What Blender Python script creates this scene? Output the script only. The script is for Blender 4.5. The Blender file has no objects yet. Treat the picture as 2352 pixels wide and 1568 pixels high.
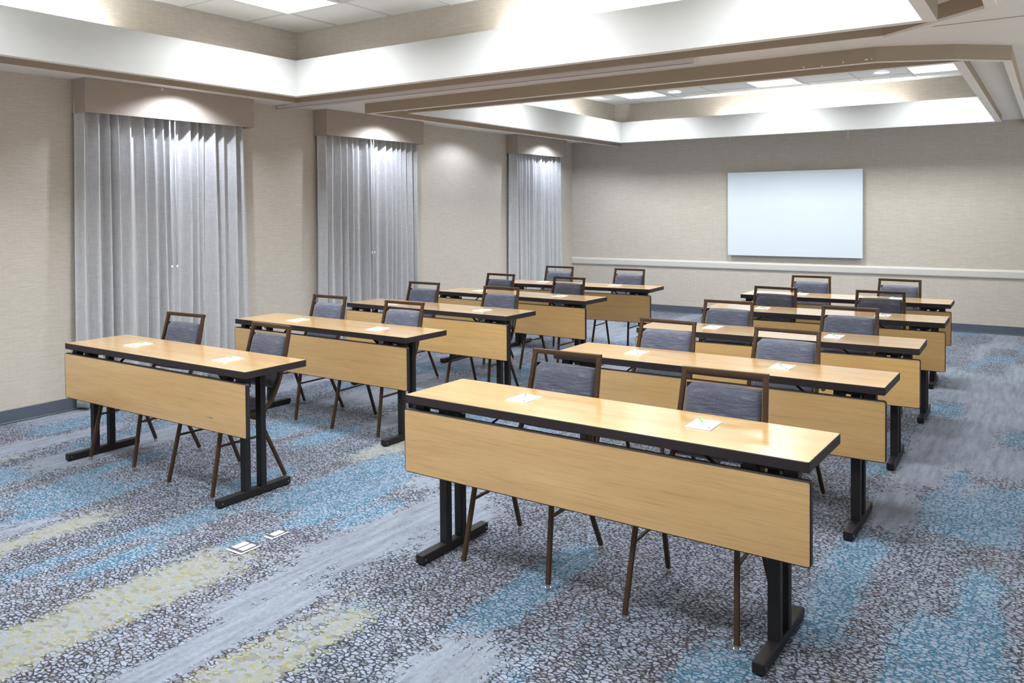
import bpy, bmesh, math, random
from mathutils import Vector, Matrix

C = bpy.context.scene.collection
PI = math.pi

# ------------------------------------------------------------------ camera
cam_data = bpy.data.cameras.new('camera')
cam = bpy.data.objects.new('camera', cam_data)
C.objects.link(cam)
bpy.context.scene.camera = cam
cam_data.sensor_fit = 'HORIZONTAL'
cam_data.sensor_width = 36.0
cam_data.lens = 1868.785 / 2352 * 36.0
cam_data.shift_y = -261.59 / 2352
cam_data.clip_start = 0.05
_r = Vector((0.83199397, 0.55472915, -0.00784915))
_u = Vector((-0.00625431, 0.02352566, 0.99970367))
_f = Vector((-0.55474942, 0.83169833, -0.02304266))
_m = Matrix((( _r.x, _u.x, -_f.x, 0), (_r.y, _u.y, -_f.y, 0), (_r.z, _u.z, -_f.z, 1.59448), (0, 0, 0, 1)))
cam.matrix_world = _m

# ------------------------------------------------------------------ world, exposure
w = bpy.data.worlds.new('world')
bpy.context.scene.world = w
w.use_nodes = True
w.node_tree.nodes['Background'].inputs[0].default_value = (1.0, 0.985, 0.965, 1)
# fill light added through the omitted walls: dim above, brighter below to lift soffits
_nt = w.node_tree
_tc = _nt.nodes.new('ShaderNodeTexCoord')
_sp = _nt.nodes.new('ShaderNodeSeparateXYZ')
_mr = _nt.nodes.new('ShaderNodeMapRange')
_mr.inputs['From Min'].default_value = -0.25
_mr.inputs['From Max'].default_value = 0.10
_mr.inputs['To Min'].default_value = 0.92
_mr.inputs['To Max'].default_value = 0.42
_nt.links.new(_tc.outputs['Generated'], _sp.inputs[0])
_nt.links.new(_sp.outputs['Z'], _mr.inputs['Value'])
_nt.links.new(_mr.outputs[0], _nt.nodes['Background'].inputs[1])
vs = bpy.context.scene.view_settings
vs.view_transform = 'Standard'
vs.look = 'None'
vs.gamma = 1.0
vs.use_curve_mapping = False
vs.exposure = 0.06

TROFFER = 1.9      # emission strength of the ceiling light diffusers
COVE = 170.0         # emission of the cove tubes
SPOT = 66.0         # watts of the wall washers
DOWN = 4.0         # emission of the round downlights

PANEL = 34.0        # watts of the downward beam of one square ceiling light

# room
XW, XR, YB, YF = -6.58, 1.30, 11.65, -1.60
ZS = 2.66           # soffit height
ZT = 3.15           # tile ceiling

# ------------------------------------------------------------------ material helpers
def srgb(r, g, b):
    def c(v):
        v /= 255.0
        return v / 12.92 if v <= 0.04045 else ((v + 0.055) / 1.055) ** 2.4
    return (c(r), c(g), c(b), 1.0)

def new_mat(name):
    m = bpy.data.materials.new(name)
    m.use_nodes = True
    nt = m.node_tree
    return m, nt, nt.nodes['Principled BSDF']

def N(nt, kind, **kw):
    n = nt.nodes.new(kind)
    for k, v in kw.items():
        if k.startswith('in_'):
            key = k[3:]
            key = int(key) if key.isdigit() else key
            n.inputs[key].default_value = v
        else:
            setattr(n, k, v)
    return n

def L(nt, a, b):
    nt.links.new(a, b)

def math_node(nt, op, a, b=None, c=None, clamp=False):
    n = nt.nodes.new('ShaderNodeMath')
    n.operation = op
    n.use_clamp = clamp
    for i, v in enumerate((a, b, c)):
        if v is None:
            continue
        if isinstance(v, (int, float)):
            n.inputs[i].default_value = v
        else:
            nt.links.new(v, n.inputs[i])
    return n.outputs[0]

def mix_col(nt, fac, a, b, mode='MIX'):
    n = nt.nodes.new('ShaderNodeMix')
    n.data_type = 'RGBA'
    n.blend_type = mode
    if isinstance(fac, (int, float)):
        n.inputs[0].default_value = fac
    else:
        nt.links.new(fac, n.inputs[0])
    for i, v in ((6, a), (7, b)):
        if isinstance(v, tuple):
            n.inputs[i].default_value = v
        else:
            nt.links.new(v, n.inputs[i])
    return n.outputs[2]

def ramp(nt, src, stops):
    n = nt.nodes.new('ShaderNodeValToRGB')
    el = n.color_ramp.elements
    while len(el) < len(stops):
        el.new(0.5)
    for e, (p, c) in zip(el, stops):
        e.position = p
        e.color = c
    nt.links.new(src, n.inputs[0])
    return n.outputs[0]

def mapped(nt, scale, kind='Object'):
    tc = nt.nodes.new('ShaderNodeTexCoord')
    mp = nt.nodes.new('ShaderNodeMapping')
    mp.inputs['Scale'].default_value = scale
    nt.links.new(tc.outputs[kind], mp.inputs[0])
    return mp.outputs[0]

def noise(nt, vec, scale=1.0, detail=2.0, rough=0.5):
    n = nt.nodes.new('ShaderNodeTexNoise')
    n.inputs['Scale'].default_value = scale
    n.inputs['Detail'].default_value = detail
    n.inputs['Roughness'].default_value = rough
    nt.links.new(vec, n.inputs['Vector'])
    return n.outputs[0]

def bump(nt, bsdf, h, strength, dist):
    b = nt.nodes.new('ShaderNodeBump')
    b.inputs['Strength'].default_value = strength
    b.inputs['Distance'].default_value = dist
    nt.links.new(h, b.inputs['Height'])
    nt.links.new(b.outputs[0], bsdf.inputs['Normal'])

def plain(name, col, rough=0.5, metal=0.0, spec=0.5, var=0.0, vscale=(6, 6, 6), bumpy=0.0):
    m, nt, b = new_mat(name)
    b.inputs['Roughness'].default_value = rough
    b.inputs['Metallic'].default_value = metal
    b.inputs['Specular IOR Level'].default_value = spec
    n = noise(nt, mapped(nt, vscale), 1.0, 4.0)
    k = tuple(max(0, c * (1 - var)) for c in col[:3]) + (1,)
    h = tuple(min(1, c * (1 + var)) for c in col[:3]) + (1,)
    L(nt, ramp(nt, n, [(0.3, k), (0.7, h)]), b.inputs['Base Color'])
    if bumpy:
        bump(nt, b, noise(nt, mapped(nt, (220, 220, 220)), 1.0, 3.0), bumpy, 0.001)
    return m

# ------------------------------------------------------------------ materials
def make_wallpaper():
    m, nt, b = new_mat('wallpaper')
    fine = noise(nt, mapped(nt, (16, 16, 260)), 1.0, 4.0, 0.6)
    wide = noise(nt, mapped(nt, (5, 5, 95)), 1.0, 3.0, 0.6)
    vert = noise(nt, mapped(nt, (150, 150, 4)), 1.0, 2.0, 0.5)
    s = math_node(nt, 'ADD', math_node(nt, 'MULTIPLY', fine, 0.55), math_node(nt, 'MULTIPLY', wide, 0.3))
    s = math_node(nt, 'ADD', s, math_node(nt, 'MULTIPLY', vert, 0.15))
    col = ramp(nt, s, [(0.34, (0.485, 0.435, 0.365, 1)), (0.5, (0.56, 0.51, 0.44, 1)), (0.66, (0.65, 0.605, 0.535, 1))])
    L(nt, col, b.inputs['Base Color'])
    b.inputs['Roughness'].default_value = 0.75
    b.inputs['Specular IOR Level'].default_value = 0.25
    bump(nt, b, s, 0.25, 0.002)
    return m

def make_laminate():
    m, nt, b = new_mat('light_wood_laminate')
    broad = noise(nt, mapped(nt, (0.9, 9, 9)), 1.0, 3.0, 0.55)
    grain = noise(nt, mapped(nt, (4.5, 130, 130)), 1.0, 5.0, 0.6)
    fleck = noise(nt, mapped(nt, (9, 210, 210)), 1.0, 2.0, 0.5)
    base = ramp(nt, broad, [(0.32, (0.63, 0.375, 0.130, 1)), (0.68, (0.74, 0.475, 0.185, 1))])
    g = ramp(nt, grain, [(0.28, (0.84, 0.81, 0.75, 1)), (0.48, (1, 1, 1, 1)), (0.75, (1.06, 1.06, 1.06, 1))])
    col = mix_col(nt, 1.0, base, g, 'MULTIPLY')
    f = ramp(nt, fleck, [(0.22, (0.70, 0.62, 0.52, 1)), (0.34, (1, 1, 1, 1))])
    col = mix_col(nt, 0.75, col, mix_col(nt, 1.0, col, f, 'MULTIPLY'))
    L(nt, col, b.inputs['Base Color'])
    b.inputs['Roughness'].default_value = 0.30
    b.inputs['Specular IOR Level'].default_value = 0.6
    b.inputs['Coat Weight'].default_value = 1.0
    b.inputs['Coat Roughness'].default_value = 0.17
    b.inputs['Coat IOR'].default_value = 1.75
    return m

def make_fabric():
    m, nt, b = new_mat('woven_slate_fabric')
    a = noise(nt, mapped(nt, (14, 14, 420)), 1.0, 4.0, 0.6)
    c = noise(nt, mapped(nt, (420, 420, 16)), 1.0, 2.0, 0.5)
    s = math_node(nt, 'ADD', math_node(nt, 'MULTIPLY', a, 0.72), math_node(nt, 'MULTIPLY', c, 0.28))
    col = ramp(nt, s, [(0.36, (0.056, 0.062, 0.088, 1)), (0.52, (0.098, 0.106, 0.145, 1)), (0.66, (0.23, 0.24, 0.30, 1))])
    L(nt, col, b.inputs['Base Color'])
    b.inputs['Roughness'].default_value = 0.85
    b.inputs['Specular IOR Level'].default_value = 0.2
    b.inputs['Sheen Weight'].default_value = 0.25
    bump(nt, b, s, 0.4, 0.001)
    return m

def make_curtain_mat():
    m, nt, b = new_mat('grey_drapery')
    a = noise(nt, mapped(nt, (260, 260, 10)), 1.0, 4.0, 0.6)
    c = noise(nt, mapped(nt, (12, 12, 160)), 1.0, 4.0, 0.6)
    s = math_node(nt, 'ADD', math_node(nt, 'MULTIPLY', a, 0.6), math_node(nt, 'MULTIPLY', c, 0.4))
    col = ramp(nt, s, [(0.35, (0.43, 0.43, 0.435, 1)), (0.65, (0.62, 0.62, 0.625, 1))])
    L(nt, col, b.inputs['Base Color'])
    b.inputs['Roughness'].default_value = 0.55
    b.inputs['Specular IOR Level'].default_value = 0.35
    b.inputs['Sheen Weight'].default_value = 0.2
    return m

def make_carpet():
    m, nt, b = new_mat('patterned_carpet')
    at = nt.nodes.new('ShaderNodeAttribute')
    at.attribute_name = 'pattern'
    sep = nt.nodes.new('ShaderNodeSeparateColor')
    L(nt, at.outputs['Color'], sep.inputs[0])
    teal_f, yel_f, smooth_f = sep.outputs[0], sep.outputs[1], sep.outputs[2]
    # ragged edges of every patch
    # crackle cells
    vec = mapped(nt, (40, 58, 1))
    dn = nt.nodes.new('ShaderNodeTexNoise')
    dn.inputs['Scale'].default_value = 0.9
    L(nt, vec, dn.inputs['Vector'])
    va = nt.nodes.new('ShaderNodeVectorMath'); va.operation = 'MULTIPLY_ADD'
    L(nt, dn.outputs['Color'], va.inputs[0])
    va.inputs[1].default_value = (1.6, 1.3, 0)
    L(nt, vec, va.inputs[2])
    v1 = nt.nodes.new('ShaderNodeTexVoronoi'); v1.feature = 'DISTANCE_TO_EDGE'
    v1.inputs['Scale'].default_value = 1.0
    v1.voronoi_dimensions = '2D'
    L(nt, va.outputs[0], v1.inputs['Vector'])
    v2 = nt.nodes.new('ShaderNodeTexVoronoi'); v2.feature = 'F1'
    v2.inputs['Scale'].default_value = 1.0
    v2.voronoi_dimensions = '2D'
    L(nt, va.outputs[0], v2.inputs['Vector'])
    cs = nt.nodes.new('ShaderNodeSeparateColor')
    L(nt, v2.outputs['Color'], cs.inputs[0])
    edge = noise(nt, mapped(nt, (16, 5, 1)), 1.0, 5.0, 0.7)
    streak = noise(nt, mapped(nt, (60, 6, 1)), 1.0, 3.0, 0.6)
    def ragged(v, lo, hi, amp, cell_amp, src):
        t = math_node(nt, 'ADD', v, math_node(nt, 'MULTIPLY', math_node(nt, 'SUBTRACT', src, 0.5), amp))
        t = math_node(nt, 'ADD', t, math_node(nt, 'MULTIPLY', math_node(nt, 'SUBTRACT', cs.outputs[1], 0.5), cell_amp))
        n = nt.nodes.new('ShaderNodeMapRange')
        n.inputs['From Min'].default_value = lo
        n.inputs['From Max'].default_value = hi
        nt.links.new(t, n.inputs['Value'])
        return n.outputs[0]
    teal = ragged(teal_f, 0.38, 0.62, 1.3, 0.5, edge)
    yel = ragged(yel_f, 0.30, 0.75, 1.0, 0.7, edge)
    smo = ragged(smooth_f, 0.44, 0.56, 1.6, 0.7, streak)
    breakup = noise(nt, mapped(nt, (32, 38, 1)), 1.0, 2.0, 0.5)
    density = noise(nt, mapped(nt, (7.5, 1.6, 1)), 1.0, 2.0, 0.5)
    wdt = math_node(nt, 'ADD', math_node(nt, 'MULTIPLY', breakup, 0.42), math_node(nt, 'MULTIPLY', density, 0.14))
    wdt = math_node(nt, 'SUBTRACT', wdt, 0.185)
    wdt = math_node(nt, 'SUBTRACT', wdt, math_node(nt, 'MULTIPLY', yel, 0.085))
    line = nt.nodes.new('ShaderNodeMapRange')
    L(nt, v1.outputs['Distance'], line.inputs['Value'])
    L(nt, wdt, line.inputs['From Min'])
    L(nt, math_node(nt, 'ADD', wdt, 0.11), line.inputs['From Max'])
    line.inputs['To Min'].default_value = 1.0
    line.inputs['To Max'].default_value = 0.0
    line_f = math_node(nt, 'MULTIPLY', line.outputs[0], math_node(nt, 'SUBTRACT', 1.0, smo))
    # line colour: brown or navy black, teal, yellow
    nv = noise(nt, mapped(nt, (3.2, 0.8, 1)), 1.0, 2.0)
    dark = ramp(nt, nv, [(0.44, (0.038, 0.030, 0.036, 1)), (0.56, (0.022, 0.028, 0.040, 1))])
    lc = mix_col(nt, teal, dark, (0.022, 0.115, 0.185, 1))
    lc = mix_col(nt, yel, lc, (0.30, 0.27, 0.075, 1))
    # cell colour
    cell = ramp(nt, cs.outputs[0], [(0.0, (0.155, 0.16, 0.18, 1)), (0.14, (0.175, 0.185, 0.21, 1)), (0.24, (0.245, 0.28, 0.345, 1)), (1.0, (0.31, 0.35, 0.425, 1))])
    cell_t = mix_col(nt, teal, cell, mix_col(nt, 0.08, cell, (0.14, 0.30, 0.46, 1)))
    cell_y = mix_col(nt, yel, cell_t, mix_col(nt, 0.45, cell, (0.24, 0.255, 0.25, 1)))
    st = noise(nt, mapped(nt, (26, 3.0, 1)), 1.0, 5.0, 0.62)
    st2 = noise(nt, mapped(nt, (60, 45, 1)), 1.0, 3.0, 0.6)
    smc = ramp(nt, math_node(nt, 'ADD', math_node(nt, 'MULTIPLY', st, 0.65), math_node(nt, 'MULTIPLY', st2, 0.35)),
               [(0.36, (0.16, 0.175, 0.21, 1)), (0.52, (0.235, 0.265, 0.315, 1)), (0.66, (0.295, 0.335, 0.395, 1))])
    base = mix_col(nt, smo, cell_y, smc)
    col = mix_col(nt, line_f, base, lc)
    pile = noise(nt, mapped(nt, (420, 420, 1)), 1.0, 3.0, 0.6)
    col = mix_col(nt, 0.22, col, ramp(nt, pile, [(0.3, (0.1, 0.11, 0.13, 1)), (0.7, (0.65, 0.68, 0.75, 1))]), 'OVERLAY')
    L(nt, col, b.inputs['Base Color'])
    b.inputs['Roughness'].default_value = 0.95
    b.inputs['Specular IOR Level'].default_value = 0.1
    b.inputs['Sheen Weight'].default_value = 0.1
    bump(nt, b, pile, 0.5, 0.003)
    return m

def emit(name, col, strength):
    m, nt, b = new_mat(name)
    b.inputs['Base Color'].default_value = (0.9, 0.9, 0.9, 1)
    b.inputs['Roughness'].default_value = 0.4
    b.inputs['Emission Color'].default_value = col
    b.inputs['Emission Strength'].default_value = strength
    return m

M = dict(
    wallpaper=make_wallpaper(),
    laminate=make_laminate(),
    fabric=make_fabric(),
    curtain=make_curtain_mat(),
    carpet=make_carpet(),
    soffit=plain('soffit_paint', (0.86, 0.83, 0.775, 1), 0.8, var=0.02),
    tan=plain('tan_paint', (0.38, 0.31, 0.23, 1), 0.7, var=0.04, vscale=(1.5, 1.5, 6)),
    valance=plain('valance_fabric', (0.40, 0.345, 0.29, 1), 0.8, var=0.04, vscale=(60, 60, 60)),
    fascia=plain('fascia_paint', (0.52, 0.53, 0.52, 1), 0.6, var=0.01),
    white=plain('white_paint', (0.80, 0.81, 0.80, 1), 0.6, var=0.01),
    tile=plain('acoustic_tile', (0.88, 0.885, 0.87, 1), 0.9, var=0.03, vscale=(60, 60, 60), bumpy=0.3),
    grid=plain('grid_metal', (0.62, 0.63, 0.62, 1), 0.5, var=0.01),
    track=plain('track_paint', (0.68, 0.63, 0.61, 1), 0.55, var=0.01),
    rail=plain('chair_rail_paint', (0.62, 0.60, 0.55, 1), 0.45, var=0.02),
    base=plain('grey_rubber_base', (0.085, 0.105, 0.135, 1), 0.5, var=0.05),
    edge=plain('dark_edge_band', (0.026, 0.019, 0.020, 1), 0.55, spec=0.35, var=0.08),
    black=plain('black_powder_coat', (0.013, 0.0115, 0.012, 1), 0.5, spec=0.35, var=0.1),
    brown=plain('bronze_chair_metal', (0.062, 0.034, 0.017, 1), 0.45, metal=0.2, spec=0.35, var=0.12, vscale=(9, 9, 9)),
    chrome=plain('nickel', (0.62, 0.61, 0.58, 1), 0.25, metal=1.0, var=0.02),
    board=plain('white_glass_board', (0.72, 0.80, 0.85, 1), 0.12, spec=0.6, var=0.005),
    paper=plain('paper', (0.86, 0.87, 0.90, 1), 0.7, var=0.01),
    plastic=plain('white_plastic', (0.80, 0.80, 0.84, 1), 0.35, var=0.01),
    clear=plain('milky_plastic', (0.70, 0.74, 0.80, 1), 0.3, var=0.01),
    green=plain('green_plastic', (0.30, 0.68, 0.24, 1), 0.35, var=0.03),
    slate=plain('dark_cover_plate', (0.07, 0.07, 0.10, 1), 0.4, var=0.05),
    troffer=emit('light_diffuser', (0.96, 0.98, 1.0, 1), TROFFER),
    cove=emit('cove_tube', (0.94, 0.985, 1.0, 1), COVE),
    down=emit('downlight_lens', (0.95, 0.97, 1.0, 1), DOWN),
)

# ------------------------------------------------------------------ mesh helpers
def obj(name, bm, mat, parent=None, smooth=False, loc=None):
    me = bpy.data.meshes.new(name)
    bmesh.ops.recalc_face_normals(bm, faces=bm.faces)
    bm.to_mesh(me)
    bm.free()
    mats = mat if isinstance(mat, (list, tuple)) else [mat]
    for q in mats:
        me.materials.append(M[q])
    if smooth:
        for f in me.polygons:
            f.use_smooth = True
    o = bpy.data.objects.new(name, me)
    C.objects.link(o)
    if parent is not None:
        o.parent = parent
    if loc is not None:
        o.location = loc
    return o

def tag(o, label=None, cat=None, group=None, kind=None):
    if label: o['label'] = label
    if cat: o['category'] = cat
    if group: o['group'] = group
    if kind: o['kind'] = kind
    return o

def thing(name, label, cat, loc=(0, 0, 0), rz=0.0, group=None):
    o = bpy.data.objects.new(name, None)
    o.empty_display_size = 0.1
    C.objects.link(o)
    o.location = loc
    o.rotation_euler = (0, 0, rz)
    return tag(o, label, cat, group)

def box(bm, x0, x1, y0, y1, z0, z1, bev=0.0, seg=2, mi=0):
    r = bmesh.ops.create_cube(bm, size=1.0)
    vs_ = r['verts']
    for v in vs_:
        v.co = Vector(((x0 + x1) / 2 + v.co.x * (x1 - x0), (y0 + y1) / 2 + v.co.y * (y1 - y0), (z0 + z1) / 2 + v.co.z * (z1 - z0)))
    fs = set(f for v in vs_ for f in v.link_faces)
    for f in fs:
        f.material_index = mi
    if bev > 0:
        es = set(e for v in vs_ for e in v.link_edges)
        bmesh.ops.bevel(bm, geom=list(es), offset=bev, segments=seg, profile=0.5, affect='EDGES')

def mbox(*a, **k):
    bm = bmesh.new()
    box(bm, *a, **k)
    return bm

def cyl(bm, x, y, z0, z1, r, n=20, r2=None):
    r2 = r if r2 is None else r2
    a = [bm.verts.new((x + r * math.cos(2 * PI * i / n), y + r * math.sin(2 * PI * i / n), z0)) for i in range(n)]
    b = [bm.verts.new((x + r2 * math.cos(2 * PI * i / n), y + r2 * math.sin(2 * PI * i / n), z1)) for i in range(n)]
    for i in range(n):
        bm.faces.new((a[i], a[(i + 1) % n], b[(i + 1) % n], b[i]))
    bm.faces.new(a); bm.faces.new(b)

def sweep(bm, pts, w_, h_, n=8, power=4.0, side=None):
    """tube along pts with a rounded-rectangle section, w_ across 'side', h_ the other way"""
    pts = [Vector(p) for p in pts]
    rings = []
    side = Vector(side or (1, 0, 0))
    for i, p in enumerate(pts):
        t = (pts[min(i + 1, len(pts) - 1)] - pts[max(i - 1, 0)]).normalized()
        s = (side - t * side.dot(t)).normalized()
        q = t.cross(s)
        ring = []
        for k in range(4 * n // 4 * 1 if False else 12):
            a = 2 * PI * (k + 0.5) / 12
            c, d = math.cos(a), math.sin(a)
            rr = (abs(c) ** power + abs(d) ** power) ** (-1 / power)
            ring.append(bm.verts.new(p + s * (c * rr * w_ / 2) + q * (d * rr * h_ / 2)))
        rings.append(ring)
    for a, b in zip(rings, rings[1:]):
        for k in range(12):
            bm.faces.new((a[k], a[(k + 1) % 12], b[(k + 1) % 12], b[k]))
    bm.faces.new(rings[0]); bm.faces.new(rings[-1][::-1])

def round_path(pts, r=0.05, seg=5):
    pts = [Vector(p) for p in pts]
    out = [pts[0]]
    for a, b, c in zip(pts, pts[1:], pts[2:]):
        d1, d2 = (a - b), (c - b)
        k = min(r, d1.length * 0.45, d2.length * 0.45)
        p0, p2 = b + d1.normalized() * k, b + d2.normalized() * k
        for i in range(seg + 1):
            t = i / seg
            out.append(p0 * (1 - t) ** 2 + b * 2 * t * (1 - t) + p2 * t * t)
    out.append(pts[-1])
    return out

def plate(loops, z):
    """horizontal sheet bounded by an outer loop and holes"""
    bm = bmesh.new()
    edges = []
    for lp in loops:
        v = [bm.verts.new((x, y, z)) for x, y in lp]
        edges += [bm.edges.new((v[i], v[(i + 1) % len(v)])) for i in range(len(v))]
    bmesh.ops.triangle_fill(bm, use_beauty=True, use_dissolve=False, edges=edges)
    return bm

def curtain_wall(bm, loop, z0, z1, closed=True):
    n = len(loop)
    v0 = [bm.verts.new((x, y, z0)) for x, y in loop]
    v1 = [bm.verts.new((x, y, z1)) for x, y in loop]
    for i in range(n if closed else n - 1):
        j = (i + 1) % n
        bm.faces.new((v0[i], v0[j], v1[j], v1[i]))

def offset_loop(loop, d):
    """offset inward (d>0) of a counter-clockwise loop"""
    n = len(loop)
    out = []
    for i in range(n):
        p0, p1, p2 = Vector(loop[i - 1]), Vector(loop[i]), Vector(loop[(i + 1) % n])
        e1, e2 = (p1 - p0).normalized(), (p2 - p1).normalized()
        n1, n2 = Vector((-e1.y, e1.x)), Vector((-e2.y, e2.x))
        b = (n1 + n2)
        k = d / max(0.2, (1 + n1.dot(n2)))
        out.append((p1.x + b.x * k, p1.y + b.y * k))
    return out

def struct(name, bm, mat, parent=None, smooth=False):
    o = obj(name, bm, mat, parent, smooth)
    if parent is None:
        o['kind'] = 'structure'
    return o

# ------------------------------------------------------------------ room shell
T = 0.12
def wall_slab(name, x0, x1, y0, y1):
    return struct(name, mbox(x0, x1, y0, y1, 0, 3.3), 'wallpaper')
wall_slab('wall_left', XW - T, XW, YF - T, YB + T)
wall_slab('wall_back', XW, XR, YB, YB + T)

def base_profile(length_axis, a0, a1, at, sgn, name):
    bm = bmesh.new()
    if length_axis == 'y':
        box(bm, min(at, at + sgn * 0.010), max(at, at + sgn * 0.010), a0, a1, 0, 0.105, 0.003, 1)
        box(bm, min(at, at + sgn * 0.018), max(at, at + sgn * 0.018), a0, a1, 0, 0.012, 0.004, 1)
    else:
        box(bm, a0, a1, min(at, at + sgn * 0.010), max(at, at + sgn * 0.010), 0, 0.105, 0.003, 1)
        box(bm, a0, a1, min(at, at + sgn * 0.018), max(at, at + sgn * 0.018), 0, 0.012, 0.004, 1)
    return struct(name, bm, 'base')
base_profile('y', YF, YB, XW, 1, 'baseboard_left')
base_profile('x', XW + 0.02, XR - 0.02, YB, -1, 'baseboard_back')

# chair rail on the back wall
bm = bmesh.new()
prof = [(0, 0.690), (-0.020, 0.694), (-0.024, 0.706), (-0.024, 0.772), (-0.016, 0.790), (0, 0.798)]
va = [bm.verts.new((XW + 0.001, YB + p[0], p[1])) for p in prof]
vb = [bm.verts.new((XR - 0.001, YB + p[0], p[1])) for p in prof]
for i in range(len(prof)):
    j = (i + 1) % len(prof)
    bm.faces.new((va[i], va[j], vb[j], vb[i]))
bm.faces.new(va); bm.faces.new(vb)
struct('trim_1', bm, 'rail')

# ------------------------------------------------------------------ floor with the carpet pattern map
rng = random.Random(11)
STEP = 0.04
nx = int((XR - XW) / STEP) + 1
ny = int((YB - YF) / STEP) + 1
PATCH = [('T', -4.46, 1.96, 2.8, 0.15), ('Y', -4.17, 1.66, 2.36, 0.17), ('T', -3.78, 1.48, 2.38, 0.06), ('T', -3.71, 2.29, 2.75, 0.2),
         ('T', -3.56, 1.85, 2.24, 0.08), ('T', -3.25, 2.37, 2.58, 0.1), ('T', -3.21, 2.78, 3.35, 0.14), ('T', -2.95, 2.85, 3.26, 0.12),
         ('T', -3.48, 2.86, 4.02, 0.35), ('T', -4.28, 3.71, 4.31, 0.25), ('Y', -3.16, 1.2, 2.36, 0.3), ('Y', -2.33, 1.5, 2.33, 0.25),
         ('S', -2.81, 1.89, 2.75, 0.26), ('S', -2.58, 1.3, 2.33, 0.09), ('S', -5.84, 2.63, 3.43, 0.2), ('S', -2.8, 2.4, 3.13, 0.22),
         ('T', -2.34, 1.86, 2.4, 0.06), ('T', -1.82, 2.36, 3.36, 0.17), ('S', -1.73, 1.9, 2.43, 0.28), ('T', -0.97, 2.3, 2.88, 0.25),
         ('T', -0.75, 3.04, 4.23, 0.2), ('T', -0.3, 2.8, 3.45, 0.35), ('T', -0.28, 4.34, 5.31, 0.3), ('S', -0.66, 4.39, 4.9, 0.15),
         ('S', -0.58, 5.08, 8.8, 0.42), ('T', -0.7, 6.81, 7.41, 0.25), ('T', -0.46, 5.16, 5.55, 0.12), ('S', -0.75, 4.37, 4.92, 0.1),
         ('S', -5.78, 4.62, 6.2, 0.3), ('S', -3.07, 3.54, 4.68, 0.2), ('S', -0.2, 5.5, 9.6, 0.35), ('T', -0.2, 6.2, 6.7, 0.2),
         ('T', -4.9, 2.55, 3.2, 0.12), ('S', -2.72, 2.5, 3.7, 0.34), ('T', -2.97, 2.86, 3.3, 0.13), ('S', -2.45, 2.9, 3.5, 0.10), ('D', -2.9, 1.75, 2.5, 0.10), ('D', -3.95, 1.5, 2.9, 0.2), ('D', -1.3, 2.2, 3.4, 0.45)]
grid = [[[0.0, 0.0, 0.0] for _ in range(nx)] for _ in range(ny)]
CH = {'T': 0, 'Y': 1, 'S': 2}
def put(k, x, y0, y1, wd, amt=1.0):
    for j in range(ny):
        yy = YF + j * STEP
        if yy < y0 or yy > y1: continue
        for i in range(nx):
            xx = XW + i * STEP
            if abs(xx - x) <= wd / 2:
                c = [0.0, 0.0, 0.0]
                if k in CH: c[CH[k]] = amt
                grid[j][i] = c
# planks everywhere, half a metre modules split into strips
x = XW
while x < XR:
    wd = rng.choice((0.12, 0.16, 0.25, 0.25, 0.34))
    y = YF - rng.random()
    while y < YB:
        ln = rng.choice((0.5, 0.7, 1.0, 1.3))
        far = y > 4.6
        k = rng.choices(('D', 'T', 'Y', 'S'), (0.40, 0.20, 0.04, 0.36) if far else (0.66, 0.20, 0.03, 0.11))[0]
        near_known = (-4.7 < x < -0.1 and 1.2 < y < 3.6)
        if near_known and k in 'YS': k = 'D'
        put(k, x + wd / 2, y, y + ln, wd, 1.0)
        y += ln
    x += wd
for k, px_, y0, y1, wd in PATCH:
    put(k, px_, y0, y1, wd, 1.0 if wd > 0.15 else (1.4 if wd > 0.09 else 1.9))
def blur(g, rx, ry):
    out = [[[0.0] * 3 for _ in range(nx)] for _ in range(ny)]
    for c in range(3):
        for j in range(ny):
            row = [g[j][i][c] for i in range(nx)]
            for i in range(nx):
                seg = row[max(0, i - rx):i + rx + 1]
                out[j][i][c] = sum(seg) / len(seg)
        for i in range(nx):
            colv = [out[j][i][c] for j in range(ny)]
            for j in range(ny):
                seg = colv[max(0, j - ry):j + ry + 1]
                out[j][i][c] = sum(seg) / len(seg)
    return out
grid = blur(grid, 1, 3)
bm = bmesh.new()
vs_ = [[bm.verts.new((XW + (XR - XW) * i / (nx - 1), YF + (YB - YF) * j / (ny - 1), 0.0)) for i in range(nx)] for j in range(ny)]
for j in range(ny - 1):
    for i in range(nx - 1):
        bm.faces.new((vs_[j][i], vs_[j][i + 1], vs_[j + 1][i + 1], vs_[j + 1][i]))
floor = struct('floor', bm, 'carpet')
ca = floor.data.color_attributes.new('pattern', 'FLOAT_COLOR', 'POINT')
for j in range(ny):
    for i in range(nx):
        c = grid[j][i]
        ca.data[j * nx + i].color = (c[0], c[1], c[2], 1.0)

# ------------------------------------------------------------------ ceiling
A_IN = [(-6.25, -0.80), (-0.317, -0.80), (-0.317, 5.04), (-0.90, 5.555), (-6.25, 5.555)]        # recess of the near tray
B_OUT = [(-5.767, 6.00), (-1.0, 5.91), (-0.557, 6.12), (-0.245, 6.40), (-0.245, YB), (-5.767, YB)]  # dropped ring of the far tray
B_IN = [(-5.70, 6.055), (-1.01, 5.965), (-0.585, 6.165), (-0.295, 6.43), (-0.295, YB), (-5.70, YB)]
FX0, FX1 = -5.345, -0.58        # inner faces of the cove fascia
A_Y0, A_Y1 = 0.05, 4.737
B_Y0, B_Y1 = 6.30, 10.95
FT = 0.065                      # fascia thickness
TW = 0.20                       # setback of the tray wall behind the fascia
ZF0, ZF1 = 2.56, 2.86
AZR, BZR = 2.745, 2.632         # recess ceilings
ZB = 2.56                       # underside of the dropped ring

def rect(x0, x1, y0, y1):
    return [(x0, y0), (x1, y0), (x1, y1), (x0, y1)]

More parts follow.
